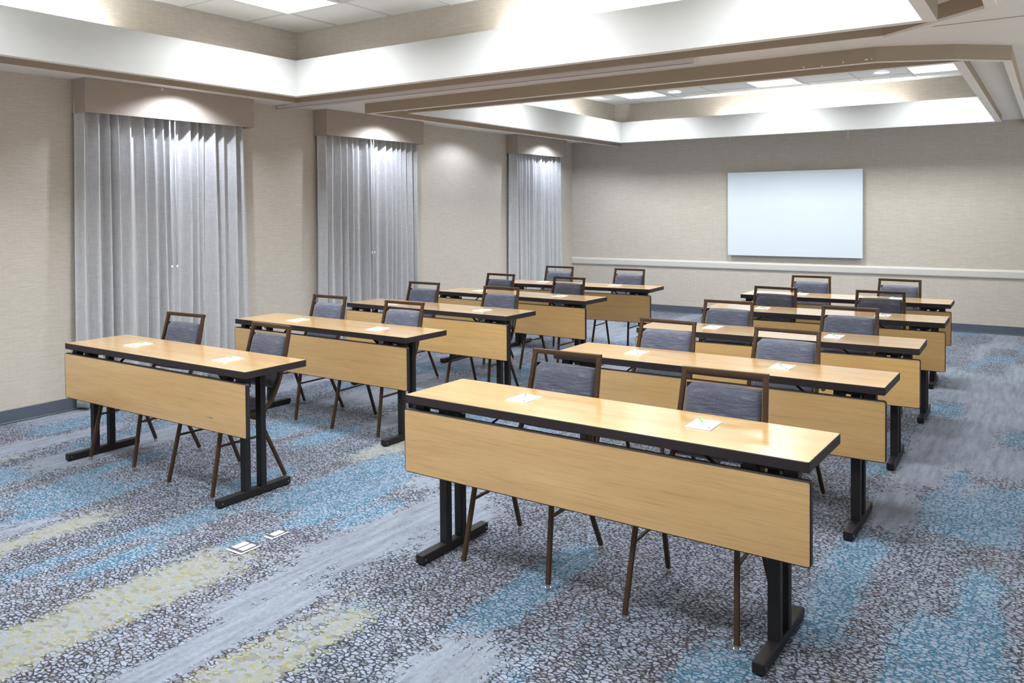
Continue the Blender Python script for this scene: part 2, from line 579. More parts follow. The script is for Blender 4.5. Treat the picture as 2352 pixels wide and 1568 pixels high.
outer = rect(XW, XR, YF, YB)
b_hole = [B_OUT[0], B_OUT[1], B_OUT[2], B_OUT[3], (B_OUT[4][0], YB - 0.004), (B_OUT[5][0], YB - 0.004)]
ceiling = struct('ceiling', plate([outer, A_IN, b_hole], ZS), 'soffit')

bm = bmesh.new(); curtain_wall(bm, A_IN, ZS, AZR)
obj('recess_edge', bm, 'tan', ceiling)
bm = bmesh.new(); curtain_wall(bm, [B_OUT[5]] + B_OUT[:5], ZB, ZS, closed=False)
obj('ceiling_drop', bm, 'tan', ceiling)
# underside lip of the ring
bmr = bmesh.new()
lo = [B_OUT[5]] + B_OUT[:5]; li = [B_IN[5]] + B_IN[:5]
vo = [bmr.verts.new((x, y, ZB)) for x, y in lo]; vi = [bmr.verts.new((x, y, ZB)) for x, y in li]
for i in range(len(lo) - 1):
    bmr.faces.new((vo[i], vo[i + 1], vi[i + 1], vi[i]))
obj('ceiling_lip', bmr, 'soffit', ceiling)
bm = bmesh.new(); curtain_wall(bm, li, ZB, BZR, closed=False)
obj('recess_edge', bm, 'tan', ceiling)

def tray(nm, recess, y0, y1, zr):
    wx0, wx1, wy0, wy1 = FX0 - TW, FX1 + (TW if nm == 'A' else FT), y0 - (TW if nm == 'A' else FT), y1 + TW
    obj('recess_ceiling', plate([recess, rect(wx0, wx1, wy0, wy1)], zr), 'soffit', ceiling)
    bm = bmesh.new(); curtain_wall(bm, rect(wx0, wx1, wy0, wy1), zr, ZT)
    obj('tray_wall', bm, 'wallpaper', ceiling)
    # trough floor carried inwards to the fascia
    e = 0.005
    obj('trough_floor', plate([rect(wx0 - e, wx1 + e, wy0 - e, wy1 + e), rect(FX0 - FT + e, FX1 + FT - e, y0 - FT + e, y1 + FT - e)], zr + 0.001), 'white', ceiling)
    # fascia: white inside, tan outside and painted underside
    bm = bmesh.new()
    a = rect(FX0, FX1, y0, y1); b = rect(FX0 - FT, FX1 + FT, y0 - FT, y1 + FT)
    curtain_wall(bm, a, ZF0 + 0.0, ZF1)
    n0 = len(bm.faces)
    bm.faces.ensure_lookup_table()
    for f in bm.faces: f.material_index = 0
    curtain_wall(bm, b, ZF0, ZF1)
    for f in list(bm.faces)[n0:]: f.material_index = 1
    n1 = len(bm.faces)
    for z, mi in ((ZF0, 2), (ZF1, 0)):
        va = [bm.verts.new((x, y, z)) for x, y in a]; vb = [bm.verts.new((x, y, z)) for x, y in b]
        for i in range(4):
            f = bm.faces.new((va[i], va[(i + 1) % 4], vb[(i + 1) % 4], vb[i])); f.material_index = mi
    bmesh.ops.remove_doubles(bm, verts=bm.verts, dist=1e-5)
    obj('cove_fascia', bm, ['fascia', 'tan', 'soffit'], ceiling)
    # tile ceiling
    obj('acoustic_tiles', plate([rect(wx0, wx1, wy0, wy1)], ZT), 'tile', ceiling)
    bm = bmesh.new()
    gx = -5.034
    k = 0
    while gx < wx1 - 0.05:
        box(bm, gx - 0.009, gx + 0.009, wy0, wy1, ZT - 0.004, ZT + 0.001); gx += 0.604
    gy = (4.397 if nm == 'A' else 10.59)
    while gy > wy0 + 0.05:
        box(bm, wx0, wx1, gy - 0.009, gy + 0.009, ZT - 0.0035, ZT + 0.001); gy -= 0.604
    for (a0, a1, c0, c1) in ((wx0, wx0 + .015, wy0, wy1), (wx1 - .015, wx1, wy0, wy1), (wx0, wx1, wy0, wy0 + .015), (wx0, wx1, wy1 - .015, wy1)):
        box(bm, a0, a1, c0, c1, ZT - 0.003, ZT + 0.001)
    obj('ceiling_grid', bm, 'grid', ceiling)

tray('A', A_IN, A_Y0, A_Y1, AZR)
tray('B', B_IN, B_Y0, B_Y1, BZR)

for cx, cz, cw_, chh in ((-1.475, 2.570, .010, .010), (-1.35, 2.567, .016, .006), (-1.21, 2.578, .008, .010), (-1.062, 2.580, .020, .009), (-1.028, 2.581, .006, .009)):
    yf = 6.00 + (cx + 5.767) / 4.767 * (5.91 - 6.00)
    obj('paint_chip', mbox(cx - cw_ / 2, cx + cw_ / 2, yf - 0.0016, yf + 0.001, cz - chh / 2, cz + chh / 2, 0.0004, 1), 'soffit', ceiling)

# thin lip under the edge of the near recess (right side and clipped corner)
bm = bmesh.new()
lip_in = [(-0.317, -0.8), (-0.317, 5.04), (-0.90, 5.555)]
lip_out = [(-0.262, -0.8), (-0.262, 5.065), (-0.88, 5.612)]
for i in range(2):
    q = [lip_in[i], lip_in[i + 1], lip_out[i + 1], lip_out[i]]
    b0 = [bm.verts.new((x, y, ZS - 0.016)) for x, y in q]; t0 = [bm.verts.new((x, y, ZS + 0.001)) for x, y in q]
    bm.faces.new(b0); bm.faces.new(t0)
    for k in range(4):
        bm.faces.new((b0[k], b0[(k + 1) % 4], t0[(k + 1) % 4], t0[k]))
struct('trim_2', bm, 'soffit')
# seam between ceiling boards
struct('trim_3', mbox(-0.66, XR, 5.440, 5.447, ZS - 0.003, ZS + 0.001), 'tan')

# partition track along the ceiling
tr = thing('partition_track', 'long pale track box mounted across the ceiling between the two light trays', 'ceiling track', ((XW - 2.14) / 2, 5.60, ZS - 0.04))
hx = (-2.14 - XW) / 2
obj('housing', mbox(-hx + 0.002, hx, -0.035, 0.06, 0, 0.0395, 0.004, 2), 'track', tr)
bm = bmesh.new()
box(bm, -hx + 0.01, hx - 0.012, -0.0365, -0.0345, 0.002, 0.0045)
obj('slot', bm, 'slate', tr)

# ------------------------------------------------------------------ ceiling lights
def copy_tree(o, parent=None):
    c = o.copy(); C.objects.link(c)
    if parent is not None: c.parent = parent
    for ch in list(o.children):
        copy_tree(ch, c)
    return c

def make_troffer():
    t = thing('ceiling_light', 'x', 'ceiling light', (0, 0, 0), 0, 'square lights in the tray ceilings')
    bm = bmesh.new()
    s, i = 0.296, 0.272
    for a in ((-s, s, -s, -i), (-s, s, i, s), (-s, -i, -i, i), (i, s, -i, i)):
        box(bm, a[0], a[1], a[2], a[3], -0.012, 0.0)
    obj('frame', bm, 'white', t)
    obj('diffuser', mbox(-i, i, -i, i, -0.010, -0.002, 0.003, 1), 'troffer', t)
    ld = bpy.data.lights.new('troffer_beam', 'AREA')
    ld.shape = 'SQUARE'; ld.size = 0.52; ld.energy = PANEL; ld.spread = math.radians(150)
    ld.color = (0.95, 0.975, 1.0)
    lo_ = bpy.data.objects.new('lamp', ld); C.objects.link(lo_)
    lo_.parent = t; lo_.location = (0, 0, -0.014)
    return t
tx = [-5.034 + 0.302, -5.034 + 0.302 + 1.812, -5.034 + 0.302 + 3.624]
TL = []
lbA = ['square ceiling light by the left corner of the near tray, the only one of that tray in view']
names_y = {('A', 0): 'in the row nearest the far edge of the near tray', ('A', 1): 'in the row nearest the camera side of the near tray'}
xs = ['left', 'middle', 'right']
spots_l = []
for tr_, rows in (('near', (4.397 - 0.302, 4.397 - 0.302 - 2.416)), ('far', (10.59 - 0.302, 10.59 - 0.302 - 2.416))):
    for r_, yy in enumerate(rows):
        for c_, xx in enumerate(tx):
            lab = 'square ceiling light, %s one of the %s row in the %s tray' % (xs[c_], 'rear' if r_ == 0 else 'front', tr_)
            if tr_ == 'far' and r_ == 0:
                lab = ['square ceiling light at the left end of the far tray', 'square ceiling light in the middle of the far tray', 'square ceiling light at the right end of the far tray'][c_]
            if tr_ == 'near' and r_ == 0 and c_ == 0:
                lab = 'square ceiling light in the near tray at the top of the picture'
            spots_l.append((xx, yy, lab))
tro = make_troffer()
for i, (xx, yy, lab) in enumerate(spots_l):
    o = tro if i == 0 else copy_tree(tro)
    o.location = (xx, yy, ZT - 0.004)
    o['label'] = lab

# round downlights of the far tray
def make_down():
    t = thing('downlight', 'x', 'ceiling light', (0, 0, 0), 0, 'round downlights in the tray ceiling')
    bm = bmesh.new()
    n = 28
    ri, ro = 0.085, 0.105
    prev = None
    rings = []
    for (r, z) in ((ro, 0.0), (ro, -0.006), (ri, -0.008), (ri, -0.001)):
        rings.append([bm.verts.new((r * math.cos(2 * PI * k / n), r * math.sin(2 * PI * k / n), z)) for k in range(n)])
    for a, b in zip(rings, rings[1:]):
        for k in range(n):
            bm.faces.new((a[k], a[(k + 1) % n], b[(k + 1) % n], b[k]))
    obj('trim_ring', bm, 'white', t)
    bm = bmesh.new(); cyl(bm, 0, 0, -0.006, -0.002, 0.084, 28)
    obj('lens', bm, 'down', t)
    return t
dw = make_down()
for i, (xx, yy, lab) in enumerate([(-4.25, 10.33, 'round ceiling downlight just right of the left square light in the far tray'),
                                   (-1.68, 10.27, 'round ceiling downlight just left of the right square light in the far tray')]):
    o = dw if i == 0 else copy_tree(dw)
    o.location = (xx, yy, ZT - 0.004); o['label'] = lab

# fluorescent tubes lying in the coves
def cove_tube(cx, cy, ln, along, z, lab):
    t = thing('cove_light', lab, 'cove light', (cx, cy, z), 0 if along == 'x' else PI / 2, 'tubes hidden in the light coves')
    bm = bmesh.new()
    sweep(bm, [(-ln / 2, 0, 0.055), (ln / 2, 0, 0.055)], 0.026, 0.026, power=2.0, side=(0, 1, 0))
    obj('tube', bm, 'cove', t, smooth=True)
    bm = bmesh.new()
    box(bm, -ln / 2 - 0.03, ln / 2 + 0.03, -0.028, 0.028, 0.001, 0.032, 0.003, 1)
    for s in (-1, 1):
        box(bm, s * (ln / 2 + 0.012) - 0.012, s * (ln / 2 + 0.012) + 0.012, -0.02, 0.02, 0.03, 0.075, 0.003, 1)
    obj('batten', bm, 'white', t)
MXA = (FX0 + FX1) / 2
for zz, y0, y1, nm in ((AZR, A_Y0, A_Y1, 'near'), (BZR, B_Y0, B_Y1, 'far')):
    cove_tube(-2.15 if nm == 'near' else -2.75, y1 + 0.135, 2.3, 'x', zz, 'tube light in the cove at the rear side of the %s tray' % nm)
    if nm == 'near': cove_tube(-2.75, y0 - 0.135, 2.3, 'x', zz, 'tube light in the cove at the front side of the %s tray' % nm)
    cove_tube(FX0 - 0.135, (y0 + y1) / 2 - (0.4 if nm == 'near' else -0.2), 2.3, 'y', zz, 'tube light in the cove at the left side of the %s tray' % nm)
    if nm == 'near': cove_tube(FX1 + 0.135, (y0 + y1) / 2, 2.3, 'y', zz, 'tube light in the cove at the right side of the %s tray' % nm)

# wall washers recessed above, next to the left wall and the back wall
def washer(x, y, z, aim, lab, power=1.0, size=None):
    t = thing('wall_washer', lab, 'spotlight', (x, y, z), 0, 'recessed wall washers')
    bm = bmesh.new()
    n = 24
    rings = []
    for (r, zz) in ((0.055, 0.0), (0.055, -0.004), (0.043, -0.005), (0.038, -0.001)):
        rings.append([bm.verts.new((r * math.cos(2 * PI * k / n), r * math.sin(2 * PI * k / n), zz)) for k in range(n)])
    for a, b in zip(rings, rings[1:]):
        for k in range(n):
            bm.faces.new((a[k], a[(k + 1) % n], b[(k + 1) % n], b[k]))
    obj('trim_ring', bm, 'white', t)
    ld = bpy.data.lights.new('wall_washer_lamp', 'SPOT')
    ld.energy = SPOT * power
    ld.color = (0.80, 0.87, 1.0)
    ld.spot_size = math.radians(size or 112)
    ld.spot_blend = 0.45
    ld.shadow_soft_size = 0.03
    lo_ = bpy.data.objects.new('lamp', ld); C.objects.link(lo_)
    lo_.parent = t
    lo_.location = (0, 0, -0.012)
for (y, xx, z, sz, pw, nm) in ((4.29, -6.06, AZR, 138, 1.15, 'above the nearest curtain'), (6.83, -6.04, ZS - 0.004, 150, 0.85, 'above the middle curtain'),
                           (8.48, -6.04, ZS - 0.004, 150, 0.5, 'above the bare wall between the middle and far curtains'), (10.42, -6.04, ZS - 0.004, 150, 0.85, 'above the curtain by the room corner')):
    washer(xx, y, z, (xx, y, 0), 'small recessed wall washer ' + nm, pw, sz)
washer(-6.06, 1.4, AZR, (-6.06, 1.4, 0), 'small recessed wall washer above the wall beyond the left picture edge', 1.0, 136)

# ------------------------------------------------------------------ valances, curtains, wands
def curtain_panel(y0, y1, seed, flare=0.0):
    """hanging pleated panel; local x = depth out of the wall, y along the wall, z up"""
    r = random.Random(seed)
    ztop, zbot = 2.50, 0.025
    width = y1 - y0
    npl = max(5, int(width / 0.092))
    ph, amp, wid = [], [], []
    for k in range(npl):
        wid.append(r.uniform(0.6, 1.5)); amp.append(r.uniform(0.35, 1.3)); ph.append(r.uniform(-0.8, 0.8))
    tot = sum(wid)
    edges = [0]
    for q in wid: edges.append(edges[-1] + q / tot)
    nu, nv = npl * 16, 30
    bm = bmesh.new()
    cols = []
    for iu in range(nu + 1):
        u = iu / nu
        k = 0
        while k < npl - 1 and u > edges[k + 1]: k += 1
        f = (u - edges[k]) / (edges[k + 1] - edges[k])
        col = []
        for iv in range(nv + 1):
            t = iv / nv
            z = ztop + (zbot - ztop) * t
            # pleats: sharp at the top, softening and wandering below
            s = 0.5 - 0.5 * math.cos(2 * PI * f)
            s = s ** (2.2 - 1.2 * t)
            a = (0.092 + 0.010 * t) * (amp[k] * (0.45 + 0.55 * t) + (1 - t) * 0.45)
            dx = a * s + 0.012 * math.sin(3.1 * t + ph[k] * 3) * t
            dy = 0.018 * ph[k] * math.sin(2.4 * t + ph[k] * 2) * math.sin(PI * f) + 0.012 * math.sin(5 * u * npl / 3 + 3 * t + seed) * t
            dy += flare * (u - 0.5) * 2 * t * 0.025
            col.append(bm.verts.new((0.006 + dx, y0 + width * u + dy, z)))
        cols.append(col)
    for a, b in zip(cols, cols[1:]):
        for iv in range(nv):
            bm.faces.new((a[iv], b[iv], b[iv + 1], a[iv + 1]))
    bmesh.ops.recalc_face_normals(bm, faces=bm.faces)
    bmesh.ops.solidify(bm, geom=list(bm.faces), thickness=0.003)
    return bm

CUR = [  # valance y0, y1, curtain y0, y1, split, wands
    (3.50, 5.13, 3.495, 5.135, 4.27, (4.245, 4.295), 'nearest', 'at the left of the photo'),
    (6.065, 7.65, 6.075, 7.655, 6.79, (6.745, 6.785), 'middle', 'between the two bare wall panels'),
    (9.73, 11.13, 9.735, 11.15, 10.42, (), 'farthest', 'beside the room corner'),
]
for vi_, (vy0, vy1, cy0, cy1, sp, wands, nm, where) in enumerate(CUR):
    v = thing('valance', 'taupe box valance over the %s curtain, %s' % (nm, where), 'valance', (XW, (vy0 + vy1) / 2, 2.387), 0, 'box valances on the left wall')
    hy = (vy1 - vy0) / 2
    zt = ZS - 2.387 - 0.001
    obj('front_board', mbox(0.184, 0.200, -hy, hy, 0, zt, 0.0015, 1), 'valance', v)
    for s in (-1, 1):
        obj('side_board', mbox(0.001, 0.184, min(s * hy, s * (hy - 0.016)), max(s * hy, s * (hy - 0.016)), 0, zt, 0.001, 1), 'valance', v)
    obj('curtain_track', mbox(0.06, 0.09, -hy + 0.02, hy - 0.02, 0.115, 0.135), 'white', v)
    panels = []
    for pi_, (a, b) in enumerate(((cy0, sp - 0.012), (sp + 0.012, cy1))):
        side = 'left' if pi_ == 0 else 'right'
        bmc = curtain_panel(a - a, b - a, 10 * vi_ + pi_ + 3, 1.0)
        cobj = obj('curtain', bmc, 'curtain', None, smooth=True, loc=(XW + 0.035, a, 0))
        tag(cobj, '%s panel of the %s grey pleated curtain, %s' % (side, nm, where), 'curtain', 'grey pleated curtains')
        panels.append((cobj, a))
    for wi, wy in enumerate(wands):
        bm = bmesh.new()
        sweep(bm, [(0, 0, 0), (0.0, 0, -1.30)], 0.009, 0.009, power=2, side=(1, 0, 0))
        cyl(bm, 0, 0, -1.325, -1.295, 0.007, 10)
        cpar, ca_ = panels[wi]
        wnd = obj('pull_wand', bm, 'plastic', cpar, smooth=True, loc=(0.186 - 0.035, wy - ca_, 2.42))
        wnd['label'] = 'thin white pull wand'

# small hooks under the ceiling
def hook(x, y, z, label, drop=0.03, wid=0.012):
    bm = bmesh.new()
    pts = [(-wid, 0, 0), (-wid, 0, -drop * 0.55)]
    for k in range(7):
        a = PI + PI * k / 6
        pts.append((wid * math.cos(a), 0, -drop * 0.6 + wid * math.sin(a)))
    pts += [(wid, 0, -drop * 0.5), (wid, 0, 0)]
    sweep(bm, pts, 0.005, 0.005, power=2, side=(0, 1, 0))
    cyl(bm, 0, 0, -0.004, 0.0, wid * 1.5, 16)
    return tag(obj('ceiling_hook', bm, 'plastic', None, smooth=True, loc=(x, y, z)), label, 'hook', 'small white ceiling hooks')
hook(-6.34, 4.145, ZS, 'small white looped hook under the ceiling in front of the nearest valance', 0.035)
hook(-5.735, 6.58, ZB, 'small white hook under the ceiling edge in front of the middle valance', 0.02, 0.008)
hook(-3.825, 11.3, BZR, 'thin white hanging hook on the back ceiling edge above the left end of the whiteboard', 0.17, 0.005)
hook(-2.25, 11.3, BZR, 'thin white hanging hook on the back ceiling edge above the right end of the whiteboard', 0.26, 0.007)

# ------------------------------------------------------------------ whiteboard
wb = thing('whiteboard', 'frameless white glass board mounted on the back wall', 'whiteboard', (-3.04, YB - 0.001, 0.897))
obj('writing_surface', mbox(-0.916, 0.916, -0.058, -0.046, 0, 1.194, 0.002, 2), 'board', wb)
obj('backing', mbox(-0.875, 0.875, -0.046, 0.0, 0.035, 1.155, 0.002, 1), 'white', wb)

# ------------------------------------------------------------------ floor outlets
def outlet(loc, w_, d_, n, rz, label):
    t = thing('floor_outlet', label, 'floor outlet', loc, rz, 'flush floor outlets')
    obj('rim', mbox(-w_ / 2 - 0.002, w_ / 2 + 0.006, -d_ / 2 - 0.007, d_ / 2 + 0.001, 0.0005, 0.005, 0.002, 1), 'plastic', t)
    obj('cover_plate', mbox(-w_ / 2 + 0.002, w_ / 2, -d_ / 2 + 0.004, d_ / 2, 0.004, 0.007, 0.001, 1), 'slate', t)
    cw = w_ / n
    for k in range(n):
        x0 = -w_ / 2 + cw * k + 0.009 - (0.003 if k else 0)
        l = obj('outlet_lid', mbox(x0, x0 + cw - 0.014, -d_ / 2 + 0.018, d_ / 2 - 0.018, 0.006, 0.010, 0.003, 2), 'plastic', t)
        if n > 1 and k == n - 1:
            for s in (-1, 1):
                bm = bmesh.new()
                cyl(bm, x0 + cw / 2 - 0.005, s * 0.018, 0.0095, 0.0105, 0.0035, 10)
                obj('keyhole', bm, 'slate', l)
outlet((-3.185, 2.465, 0.0), 0.100, 0.112, 2, 0.0, 'white floor outlet with two lids set in the carpet aisle')
outlet((-3.178, 2.655, 0.0), 0.052, 0.100, 1, 0.0, 'small floor outlet with one lid, just beyond the two-lid outlet')

# ------------------------------------------------------------------ training table
TL_, TD = 1.829, 0.430
HT, TT = 0.737, 0.038
def rounded_top(bm, hx_, hy_, z0, z1, r, seg=4, mi=0):
    pts = []
    for cx, cy, a0 in ((hx_ - r, hy_ - r, 0), (-hx_ + r, hy_ - r, PI / 2), (-hx_ + r, -hy_ + r, PI), (hx_ - r, -hy_ + r, 1.5 * PI)):
        for k in range(seg + 1):
            a = a0 + (PI / 2) * k / seg
            pts.append((cx + r * math.cos(a), cy + r * math.sin(a)))
    a = [bm.verts.new((x, y, z0)) for x, y in pts]
    b = [bm.verts.new((x, y, z1)) for x, y in pts]
    bm.faces.new(a); bm.faces.new(b)
    for i in range(len(pts)):
        bm.faces.new((a[i], a[(i + 1) % len(pts)], b[(i + 1) % len(pts)], b[i]))

def ring_band(hx_, hy_, z0, z1, r, t, seg=4, bev=0.002):
    """edge band: outside wall of thickness t"""
    bm = bmesh.new()
    def loop(inset):
        pts = []
        rr = max(r - inset, 0.002)
        for cx, cy, a0 in ((hx_ - r, hy_ - r, 0), (-hx_ + r, hy_ - r, PI / 2), (-hx_ + r, -hy_ + r, PI), (hx_ - r, -hy_ + r, 1.5 * PI)):
            for k in range(seg + 1):
                a = a0 + (PI / 2) * k / seg
                pts.append((cx + rr * math.cos(a), cy + rr * math.sin(a)))
        return pts
    prof = [(t, z0), (bev, z0), (0, z0 + bev), (0, z1 - bev), (bev, z1), (t, z1)]
    loops = [[bm.verts.new((x, y, z)) for x, y in loop(ins)] for ins, z in prof]
    n = len(loops[0])
    for a, b in zip(loops, loops[1:] + loops[:1]):
        for i in range(n):
            bm.faces.new((a[i], a[(i + 1) % n], b[(i + 1) % n], b[i]))
    return bm

def make_table():
    t = thing('training_table', 'x', 'table', (0, 0, 0), 0, 'folding training tables in two columns')
    bm = bmesh.new()
    rounded_top(bm, TL_ / 2 - 0.0025, TD / 2 - 0.0025, HT - TT + 0.0005, HT - 0.0002, 0.008)
    top = obj('tabletop', bm, 'laminate', t)
    obj('edge_band', ring_band(TL_ / 2, TD / 2, HT - TT, HT, 0.010, 0.003), 'edge', top)
    # modesty panel hanging under the front edge
    pz0, pz1 = 0.378, 0.672
    ph = (pz1 - pz0) / 2
    py = -TD / 2 + 0.014
    bm = bmesh.new()
    rounded_top(bm, TL_ / 2 + 0.002, ph - 0.0025, -0.0122, 0.0122, 0.009)
    bmesh.ops.rotate(bm, verts=bm.verts, cent=(0, 0, 0), matrix=Matrix.Rotation(PI / 2, 3, 'X'))
    bmesh.ops.translate(bm, verts=bm.verts, vec=(0, py, (pz0 + pz1) / 2))
    pan = obj('modesty_panel', bm, 'laminate', t)
    bm = ring_band(TL_ / 2 + 0.0045, ph, -0.013, 0.013, 0.012, 0.004)
    bmesh.ops.rotate(bm, verts=bm.verts, cent=(0, 0, 0), matrix=Matrix.Rotation(PI / 2, 3, 'X'))
    bmesh.ops.translate(bm, verts=bm.verts, vec=(0, py, (pz0 + pz1) / 2))
    obj('edge_band', bm, 'edge', pan)
    # panel hangers
    for s in (-1, 1):
        for xx, ww in ((0.845, 0.05), (0.70, 0.05)):
            bm = bmesh.new()
            x0 = s * xx
            box(bm, x0 - ww / 2, x0 + ww / 2, -TD / 2 + 0.030, -TD / 2 + 0.075, 0.640, HT - TT, 0.002, 1)
            box(bm, x0 - ww / 2, x0 + ww / 2, -TD / 2 + 0.0275, -TD / 2 + 0.033, 0.60, 0.68)
            obj('panel_hanger', bm, 'black', t)
        # hinge plate and latch under the top
        bm = bmesh.new()
        box(bm, s * 0.77 - 0.045, s * 0.77 + 0.045, -0.17, 0.13, HT - TT - 0.022, HT - TT, 0.003, 1)
        box(bm, s * 0.77 - 0.02, s * 0.77 + 0.02, 0.10, 0.175, HT - TT - 0.030, HT - TT - 0.002, 0.003, 1)
        obj('hinge_plate', bm, 'black', t)
        # folding brace
        bm = bmesh.new()
        sweep(bm, [(s * 0.755, -0.06, 0.46), (s * 0.44, -0.06, HT - TT - 0.012)], 0.022, 0.008, side=(0, 1, 0))
        box(bm, s * 0.44 - 0.03, s * 0.44 + 0.03, -0.085, -0.035, HT - TT - 0.016, HT - TT, 0.002, 1)
        obj('folding_brace', bm, 'black', t)
        bm = bmesh.new()
        cyl(bm, 0, 0, -0.006, 0.006, 0.011, 14)
        bmesh.ops.rotate(bm, verts=bm.verts, cent=(0, 0, 0), matrix=Matrix.Rotation(PI / 2, 3, 'X'))
        bmesh.ops.translate(bm, verts=bm.verts, vec=(s * 0.62, -0.15, HT - TT - 0.014))
        obj('latch', bm, 'chrome', t)
        # T shaped leg frame
        leg = obj('leg', mbox(s * 0.765 - 0.0225, s * 0.765 + 0.0225, -0.122, -0.084, 0.040, HT - TT - 0.002, 0.004, 2), 'black', t)
        leg2 = obj('leg', mbox(s * 0.765 - 0.0225, s * 0.765 + 0.0225, -0.014, 0.024, 0.040, HT - TT - 0.002, 0.004, 2), 'black', t)
        ft = obj('foot', mbox(s * 0.765 - 0.0225, s * 0.765 + 0.0225, -0.290, 0.195, 0.006, 0.046, 0.004, 2), 'black', t)
        for yy in (-0.272, 0.177):
            bm = bmesh.new()
            cyl(bm, s * 0.765, yy, 0.0, 0.008, 0.015, 14)
            obj('glide', bm, 'black', ft)
            bm = bmesh.new()
            cyl(bm, 0, 0, -0.0240, 0.0240, 0.004, 10)
            bmesh.ops.rotate(bm, verts=bm.verts, cent=(0, 0, 0), matrix=Matrix.Rotation(PI / 2, 3, 'Y'))
            bmesh.ops.translate(bm, verts=bm.verts, vec=(s * 0.765, yy, 0.024))
            obj('screw', bm, 'chrome', ft)
    return t

TABLES = [  # column, row, x, y, rotation
    ('L', 0, -4.488, 3.007, -0.003), ('L', 1, -4.510, 4.345, -0.019), ('L', 2, -4.539, 5.594, -0.030), ('L', 3, -4.508, 6.848, -0.037), ('L', 4, -4.453, 8.055, 0.052),
    ('R', 0, -1.586, 3.037, -0.026), ('R', 1, -1.572, 4.368, -0.008), ('R', 2, -1.585, 5.571, 0.024), ('R', 3, -1.578, 6.848, 0.022), ('R', 4, -1.661, 8.132, 0.023)]
ORD = ['front', 'second', 'third', 'fourth', 'rearmost']
COLN = {'L': 'left column, by the curtains', 'R': 'right column, by the open aisle'}
table0 = make_table()

